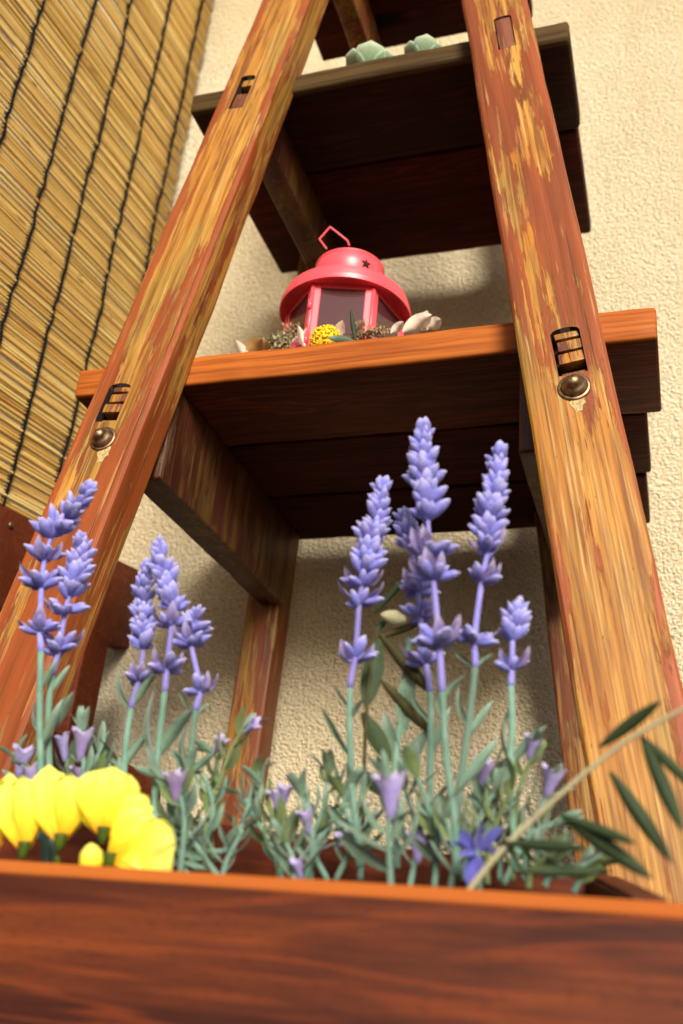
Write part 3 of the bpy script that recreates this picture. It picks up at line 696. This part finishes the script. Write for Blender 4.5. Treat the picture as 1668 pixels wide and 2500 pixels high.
# sprigs: hand placed
SP=[ # plant, pts bottom->top, Y, n, len, mat, bell
 (p2,[(500,2120),(505,2010),(540,1900),(565,1830),(595,1780)],.55,9,.024,3,((596,1790),(628,1762))),
 (p2,[(505,2080),(560,2070),(600,1990),(620,1900)],.55,7,.022,1,None),
 (p2,[(470,2120),(520,1990),(500,1900),(470,1880)],.545,7,.024,0,None),
 (p2,[(440,2140),(450,2000),(430,1920),(400,1900)],.52,8,.026,0,((430,1960),(428,1880))),
 (p2,[(480,2140),(450,2040),(440,1960),(455,1890)],.54,9,.026,0,None),
 (p2,[(520,2100),(510,1960),(530,1860),(520,1840)],.56,6,.022,3,((525,1840),(545,1800))),
 (p2,[(460,2140),(430,2060),(420,2000)],.53,7,.026,0,None),
 (p2,[(540,2150),(490,2080),(460,2030)],.53,7,.024,0,None),
 (p1,[(60,2050),(50,1930),(40,1860)],.54,6,.024,0,((45,1900),(62,1820))),
 (p1,[(90,2050),(95,1950),(80,1890)],.53,6,.022,0,((80,1940),(75,1862))),
 (p1,[(190,2020),(205,1900),(200,1800)],.53,7,.026,0,((195,1860),(205,1775))),
 (p1,[(230,2020),(215,1930),(240,1840)],.54,7,.028,0,((205,1930),(192,1862))),
 (p1,[(140,2020),(150,1930),(170,1840)],.55,6,.026,0,((160,1860),(150,1790))),
 (p1,[(270,2030),(260,1930),(245,1860)],.55,6,.026,0,None),
 (p3,[(680,2150),(680,2040),(655,1960),(640,1920)],.55,9,.024,3,((680,1985),(672,1925))),
 (p3,[(690,2150),(660,2060),(625,2000),(600,1950)],.55,8,.026,0,((690,1975),(698,1915))),
 (p3,[(760,2150),(765,2050),(790,1970),(800,1900)],.56,9,.026,0,None),
 (p3,[(745,2150),(765,2060),(750,1990),(740,1950)],.54,8,.024,0,((755,2040),(742,1975))),
 (p3,[(800,2150),(770,2070),(830,1980),(850,1930)],.55,8,.024,0,None),
 (p3,[(820,2150),(860,2070),(900,2000),(890,1960)],.56,8,.024,1,((880,2025),(820,2052))),
 (p3,[(880,2150),(880,2060),(850,1990),(840,1950)],.55,8,.024,0,None),
 (p3,[(955,2180),(950,2060),(948,1960),(948,1930)],.49,9,.028,0,((955,2000),(950,1885))),
 (p3,[(720,2170),(720,2110),(700,2060)],.52,8,.024,0,((735,2150),(722,2095))),
 (p4,[(1000,2170),(1015,2080),(1010,2000),(990,1930)],.55,8,.026,0,((1020,2110),(1022,2028))),
 (p4,[(1060,2170),(1070,2050),(1040,1960),(1020,1900)],.54,8,.028,1,None),
 (p4,[(1150,2150),(1165,2030),(1185,1950),(1195,1900)],.57,8,.026,0,((1175,1925),(1185,1850))),
 (p4,[(1130,2150),(1150,2060),(1180,1980),(1210,1930)],.55,8,.028,0,None),
 (p4,[(1190,2160),(1190,2080),(1220,1990),(1250,1930)],.55,8,.026,3,None),
 (p4,[(1100,2170),(1110,2090),(1090,2000)],.53,7,.03,0,None),
 (p5,[(1250,2150),(1255,2040),(1270,1920),(1300,1850)],.56,8,.026,3,((1290,1855),(1305,1795))),
 (p5,[(1280,2150),(1290,2050),(1320,1980),(1340,1930)],.56,8,.024,0,((1335,1950),(1355,1870))),
 (p5,[(1230,2160),(1270,2080),(1310,2030),(1350,2010)],.56,8,.024,0,None),
 (p5,[(1330,2165),(1345,2140),(1400,2120)],.55,5,.024,0,None),
 (p5,[(1220,2150),(1225,2050),(1210,1950)],.57,9,.026,1,None),
 (p5,[(1290,2170),(1300,2120),(1350,2090)],.54,8,.024,3,None),
 (p5,[(1400,2180),(1420,2140),(1440,2120)],.56,5,.022,0,None),
]
for i,(pp,pts,Y,n,ll,mt,be_) in enumerate(SP): sprig(pp,200+i,pts,Y,n,ll,mt,None,be_)
# random low foliage, belongs to the nearest plant
random.seed(77)
for i in range(1):
    u=random.choice([random.uniform(430,560),random.uniform(640,1400),random.uniform(780,1330)]); Y=random.uniform(.50,.595)
    v0=2190; h=random.uniform(50,170) if u<1200 else random.uniform(40,120); lean=random.uniform(-60,60)
    pp=min((p1,p2,p3,p4,p5),key=lambda q:abs(q.location.x-atY(u,2100,Y).x))
    sprig(pp,400+i,[(u,v0),(u+lean*.3,v0-h*.5),(u+lean,v0-h)],Y,random.randint(6,9),random.uniform(.018,.027),random.choice((0,0,0,3)))
# deep blue star flower
sf=empty('blue_flower',(*atY(1170,2150,.51).xy,ZB),'deep blue starry flower low among the sage leaves behind the planter edge','flower')
c=atY(1165,2075,.51); random.seed(8)
part('stem',bm_tube([c,atY(1172,2190,.51)],.0015,7),M['gstem'],sf,None,True)
BP=leaf_mesh(M['bluepet'],1,.2,-.3,.3,6,0,0,'petal')
for du,dv in ((-55,-50),(-10,-78),(38,-58),(55,-18),(-62,-6),(25,60),(-22,68),(-45,35)):
    e=atY(1165+du,2075+dv,.505+random.uniform(-.008,.012)); place('petal',BP,sf,c,e-c,(e-c).length,xh=(random.uniform(-1,1),.5,.5))
# ------------------------------------------------------------------ olive twigs
OL=leaf_mesh(M['oleaf'],1,.155,.05,0,8,1.9,0,'leaf'); OLB=leaf_mesh(M['oleafb'],1,.18,.08,0,8,1.8,0,'leaf')
OLF=leaf_mesh(M['oleaf'],1,.12,.10,.3,8,0,0,'leaf')
ot=empty('olive_twig',(*atY(1150,2170,.47).xy,ZB),'pale olive twig with dark curled leaves slanting out past the right rail','twig')
P=[atY(1120,2220,.47),atY(1155,2160,.47),atY(1240,2060,.47),atY(1345,1960,.468),atY(1480,1845,.465),atY(1580,1778,.46),atY(1700,1715,.455)]
tw=part('stem',bm_tube(spline(P,6),[.0016-.0007*i/37 for i in range(37)],8),M['twig'],ot,None,True)
def ol(u0,v0,u1,v1,Y,parent,me=None,dy=.0,wd=1.0):
    a=atY(u0,v0,Y);b=atY(u1,v1,Y+dy); L=(b-a).length
    view=((a+b)/2).normalized(); xx=(b-a).cross(view)
    place('leaf',me or OL,parent,a,b-a,(L*wd,L*wd,L),xh=xx)
for a in ((1462,1825,1618,1708,1.0),(1565,1795,1672,2040,.95),(1570,1800,1700,1930,1.0),(1490,1885,1645,2112,1.0),(1365,1985,1600,2150,1.0),(1370,1990,1560,2062,.85),(1230,2058,1440,2072,.85),(1265,2125,1500,2128,.8)):
    ol(*a[:4],.467,tw,None,random.uniform(-.015,.01),a[4]*1.0)
ot2=empty('olive_twig',(*atY(880,2150,.57).xy,ZB),'brown olive twig with dark and pale leaves standing between the lavender spikes','twig')
P=[atY(880,2160,.57),atY(886,2000,.57),atY(892,1800,.57),atY(905,1600,.57),atY(915,1535,.57)]
tw2=part('stem',bm_tube(spline(P,6),[.0016-.0008*i/24 for i in range(25)],8),M['oleafb'],ot2,None,True)
for a in ((912,1500,1005,1395,OL,.75),(925,1560,892,1735,OLF,1.2),(925,1545,1060,1700,OLB,.8),(930,1660,1062,1800,OLB,.8),(885,1740,960,1870,OLF,1.15),(872,1880,960,1950,OLF,1.4),(930,1555,1030,1520,OLB,.9),(915,1545,950,1500,OLF,1.2),(900,1965,820,2060,OLF,.9)):
    ol(a[0],a[1],a[2],a[3],.572,tw2,a[4],random.uniform(-.01,.01),a[5])
PB=leaf_mesh(M['opale'],1,.26,.1,.5,7,1.2,0,'leaf'); ol(930,1500,995,1515,.565,tw2,PB,0,1.3)
# ------------------------------------------------------------------ yellow flowers
def petal_mesh(seed,W=.55):
    random.seed(seed); bm=bmesh.new(); rows=[]; nL,nW=12,16
    for i in range(nL+1):
        t=i/nL; w=W*(.16+.84*math.sin(min(1,t*1.25)*math.pi/2)**1.1)*(math.sqrt(max(0,1-((t-.62)/.38)**2)) if t>.62 else 1)+.01
        row=[]
        for j in range(nW+1):
            s=j/nW*2-1; notch=-.06*math.exp(-(s*5)**2)*max(0,t-.7)/.3
            row.append(bm.verts.new((w*s,-.30*w*s*s+.22*math.sin(t*2.2)*t+.05*math.sin(s*11+seed*2)*t*t+.10*noise.noise(Vector((s*2.5,t*3,seed*5)))*t,t+notch+.05*noise.noise(Vector((s*3,seed*9,0)))*t)))
        rows.append(row)
    for a,b in zip(rows,rows[1:]):
        for j in range(nW): bm.faces.new((a[j],a[j+1],b[j+1],b[j]))
    return tomesh(bm,M['yellow'],True,'petal')
PY=[petal_mesh(i) for i in range(4)]
YF='yellow flowers at the planter edge'
def yflower(label,c,petals,Y,stalk):
    C=atY(*c,Y); e=empty('yellow_flower',C,label,'flower',YF)
    petals=list(petals)+[((u+c[0]*.35)/1.35+random.uniform(-22,22),(v+c[1]*.3)/1.3,dy+.011,wd*.8) for u,v,dy,wd in petals]
    for k,(u,v,dy,wd) in enumerate(petals):
        E=atY(u,v,Y+dy); L=(E-C).length; view=C.normalized(); xx=(E-C).cross(view)
        place('petal',PY[k%4],e,C+Vector((0,.0006*k,0)),E-C,(L*wd,L*.9,L),xh=xx+view*(.35 if k%2 else -.25)*xx.length)
    bm=bm_lathe([(.001,-.005),(.002,-.004),(.003,-.001),(.0034,.002),(.0038,.0035),(.002,.004)],12)
    part('calyx',bm,M['calyx'],e,frame(C,Vector((0,-.1,1))),True)
    part('stalk',bm_tube([C-Vector((0,0,.008)),atY(*stalk,Y)],.0014,8),M['calyx'],e,None,True)
yflower('yellow flower cut by the left edge of the photo',(-20,2075),((-80,1950,0,.6),(-45,1915,.004,.6),(0,1905,-.004,.58)),.475,(-15,2230))
yflower('second yellow flower from the left with upright petals',(58,2072),((18,1912,.006,.50),(62,1900,-.003,.52),(100,1925,.006,.45)),.472,(60,2230))
yflower('yellow flower between the tallest blossom and the left one',(147,2052),((112,1888,.003,.60),(178,1893,-.003,.62),(205,1940,.006,.5)),.474,(150,2230))
yflower('tallest yellow flower with one very broad rounded petal',(252,2036),((268,1878,-.001,.98),(365,1950,.006,.6),(205,1935,.008,.5)),.476,(250,2230))
yflower('yellow flower drooping at the right of the yellow group',(268,2100),((372,1985,.003,.75),(440,2068,-.003,.72),(355,2130,-.006,.6)),.468,(262,2240))
yb=empty('flower_bud',atY(225,2130,.466),'small closed pale yellow bud below the yellow blossoms','flower bud')
b0=atY(225,2140,.466); b1=atY(222,2058,.466)
BY=tomesh(bm_tube([(0,0,0),(0,0,.15),(0,0,.4),(0,0,.7),(0,0,.9),(0,0,1)],[.08,.25,.38,.34,.18,.02],12),M['yellow'],True,'bud'); place('petal',BY,yb,b0,b1-b0,(b1-b0).length,xh=(1,0,0))
part('stalk',bm_tube([b0,atY(226,2235,.466)],.0018,8),M['calyx'],yb,None,True)
# ------------------------------------------------------------------ succulents on the upper shelf
def succ_leaf():
    bm=bmesh.new(); rows=[]
    for i in range(9):
        t=i/8; w=.52*math.sin(math.pi*min(1,(.08+t*.84)**1.35))**.55 if t<1 else .03
        ring=[]
        for k in range(12):
            a=2*math.pi*k/12; ring.append(bm.verts.new((w*math.cos(a),.13*(1-t*.5)*math.sin(a)+.35*t*t-.2*w*w*math.cos(a)**2*-1,t)))
        rows.append(ring)
    for a,b in zip(rows,rows[1:]):
        for k in range(12): bm.faces.new((a[k],a[(k+1)%12],b[(k+1)%12],b[k]))
    bm.faces.new(rows[-1]); tip=rows[-1]
    for v in tip: v.co.z+=.02
    return tomesh(bm,M['succ'],True,'leaf')
SL=succ_leaf(); ZUT=ZU+.031
def succulent(label,u,v,Y,R,seed,tilt):
    random.seed(seed); C=atY(u,v,Y); e=empty('succulent',(C.x,C.y,C.z),label,'succulent','succulents on the upper shelf')
    e.location=C=Vector((C.x,C.y,ZUT+.010)); reg(e,Matrix.Translation(C))
    part('root_ball',bm_lathe([(0,-.010),(.014,-.010),(.018,-.004),(.014,.004),(0,.006)],20),M['soil'],e,Matrix.Translation(C),True)
    for ring,(n,el,rr) in enumerate(((5,18,1.),(5,40,.95),(4,60,.85),(3,76,.6))):
        for k in range(n):
            a=2*math.pi*k/n+ring*.5+random.uniform(-.1,.1); d=Vector((math.cos(a)*math.cos(R_(el)),math.sin(a)*math.cos(R_(el)),math.sin(R_(el))))
            place('leaf',SL,e,C+Vector((0,0,.002*ring)),d,R*rr,xh=Vector((-math.sin(a),math.cos(a),0)))
succulent('pale green succulent rosette, the larger one at the left',905,146,.874,.038,1,0)
succulent('pale green succulent rosette, the smaller one nearest the right rail',1035,128,.870,.030,2,0)
# ------------------------------------------------------------------ dried flowers by the lantern
DF='dried flowers round the lantern'
yr=empty('yarrow_head',atY(795,830,.835),'round yellow dried yarrow head in front of the lantern door','dried flower',DF)
random.seed(9); C=atY(795,828,.838)
bm=bmesh.new(); bmesh.ops.create_icosphere(bm,subdivisions=2,radius=.0165); 
for v in bm.verts: v.co=Vector((v.co.x*.95,v.co.y*.7,v.co.z*.92))
part('flower_head',bm,M['yarrow'],yr,Matrix.Translation(C),True)
bm=bmesh.new()
for i in range(260):
    a=random.uniform(0,6.28); zz=random.uniform(-1,1); r=math.sqrt(1-zz*zz); p=Vector((r*math.cos(a)*.0165,r*math.sin(a)*.0125,zz*.0155))
    bmesh.ops.create_icosphere(bm,subdivisions=1,radius=random.uniform(.0012,.0019),matrix=Matrix.Translation(p))
bl_=part('tiny_blossoms',bm,M['yarrow'],yr,Matrix.Translation(C),True); bl_['kind']='stuff'
def fluff(name,label,c,Y,sx,sz,mat,n,seed,ls=.006):
    random.seed(seed); C=atY(*c,Y); bm=bmesh.new()
    for i in range(n):
        p=Vector((random.gauss(0,.4)*sx,random.gauss(0,.3)*sx*.5,random.gauss(0,.35)*sz)); d=Vector((random.gauss(0,1),random.gauss(0,1),random.gauss(.3,1))).normalized()
        L=ls*random.uniform(.5,1.2); s=d.orthogonal().normalized()*L*.28
        vs=[bm.verts.new(p),bm.verts.new(p+d*L*.5+s),bm.verts.new(p+d*L),bm.verts.new(p+d*L*.5-s)]; bm.faces.new(vs)
    for i in range(14):
        d=Vector((random.gauss(0,1),random.gauss(0,.5),random.gauss(.4,1))).normalized(); bm_tube([Vector((0,0,-.004)),d*sx*.7],.0004,4,bm)
    o=part(name,bm,mat,None,Matrix.Translation(C)); tag(o,label,'dried flower',DF); return o
fluff('dried_flower','spiky olive dried flower clump at the left end of the potpourri',(675,838),.845,.022,.016,M['drygreen'],420,1)
fluff('dried_flower','brown pink dried flower clump left of the yellow yarrow',(712,812),.855,.014,.014,M['dry'],320,2,.005)
fluff('dried_flower','low russet dried flower clump under the lantern\'s right pane',(905,815),.845,.020,.008,M['dry'],380,3,.005)
fluff('dried_flower','tiny russet sprig standing between the two lantern panes',(880,792),.84,.007,.008,M['dry'],90,4,.004)
PE=leaf_mesh(M['ivory'],1,.28,.25,.9,8,0,.10,'petal'); PT=leaf_mesh(M['tan'],1,.4,.3,.6,6,0,.05,'petal'); PP=leaf_mesh(M['pinkpet'],1,.4,.3,.6,6,0,.05,'petal')
def dried(label,items,name='dried_petals',cat='dried petals'):
    a0=atY(items[0][1],items[0][2],items[0][5]); e=empty(name,a0,label,cat,DF)
    for me,u,v,u2,v2,Y,wd in items:
        a=atY(u,v,Y);b=atY(u2,v2,Y-.004); L=(b-a).length; place('petal',me,e,a,b-a,(L*wd,L,L),xh=(b-a).cross(a.normalized()))
dried('creamy ivory dried petals at the right of the lantern',[(PE,985,812,1055,768,.84,1.0),(PE,1030,806,1042,762,.845,1.6),(PE,1045,800,1078,778,.84,1.5),(PE,955,815,985,785,.84,1.)])
dried('ivory dried petals at the left end of the shelf row',[(PE,600,868,578,835,.835,1.),(PE,585,868,612,862,.833,1.),(PT,605,862,640,826,.835,1.1),(PT,630,858,655,830,.84,1.2)])
dried('single ivory petal behind the yellow yarrow',[(PE,820,830,836,785,.846,1.1)])
dried('small pink and white dried bud beside the yarrow',[(PP,722,855,720,832,.832,1.3),(PP,718,856,734,840,.832,1.3),(PE,716,842,728,822,.834,1.3),(PE,745,845,730,800,.836,.7),(PE,735,838,748,802,.84,.6)])
dl=empty('dried_leaf',atY(866,825,.832),'narrow dark dried leaf standing upright before the lantern','dried leaf',DF)
a=atY(868,832,.832);b=atY(856,755,.828); place('leaf_blade',OL,dl,a,b-a,((b-a).length*.9,(b-a).length,(b-a).length),xh=(b-a).cross(a.normalized()))
dl2=empty('dried_leaf',atY(845,835,.83),'grey green dried leaf lying beside the yellow yarrow','dried leaf',DF)
a=atY(862,832,.828);b=atY(805,825,.826); place('leaf_blade',LM[0],dl2,a,b-a,((b-a).length*1.2,(b-a).length,(b-a).length),xh=(b-a).cross(a.normalized()))
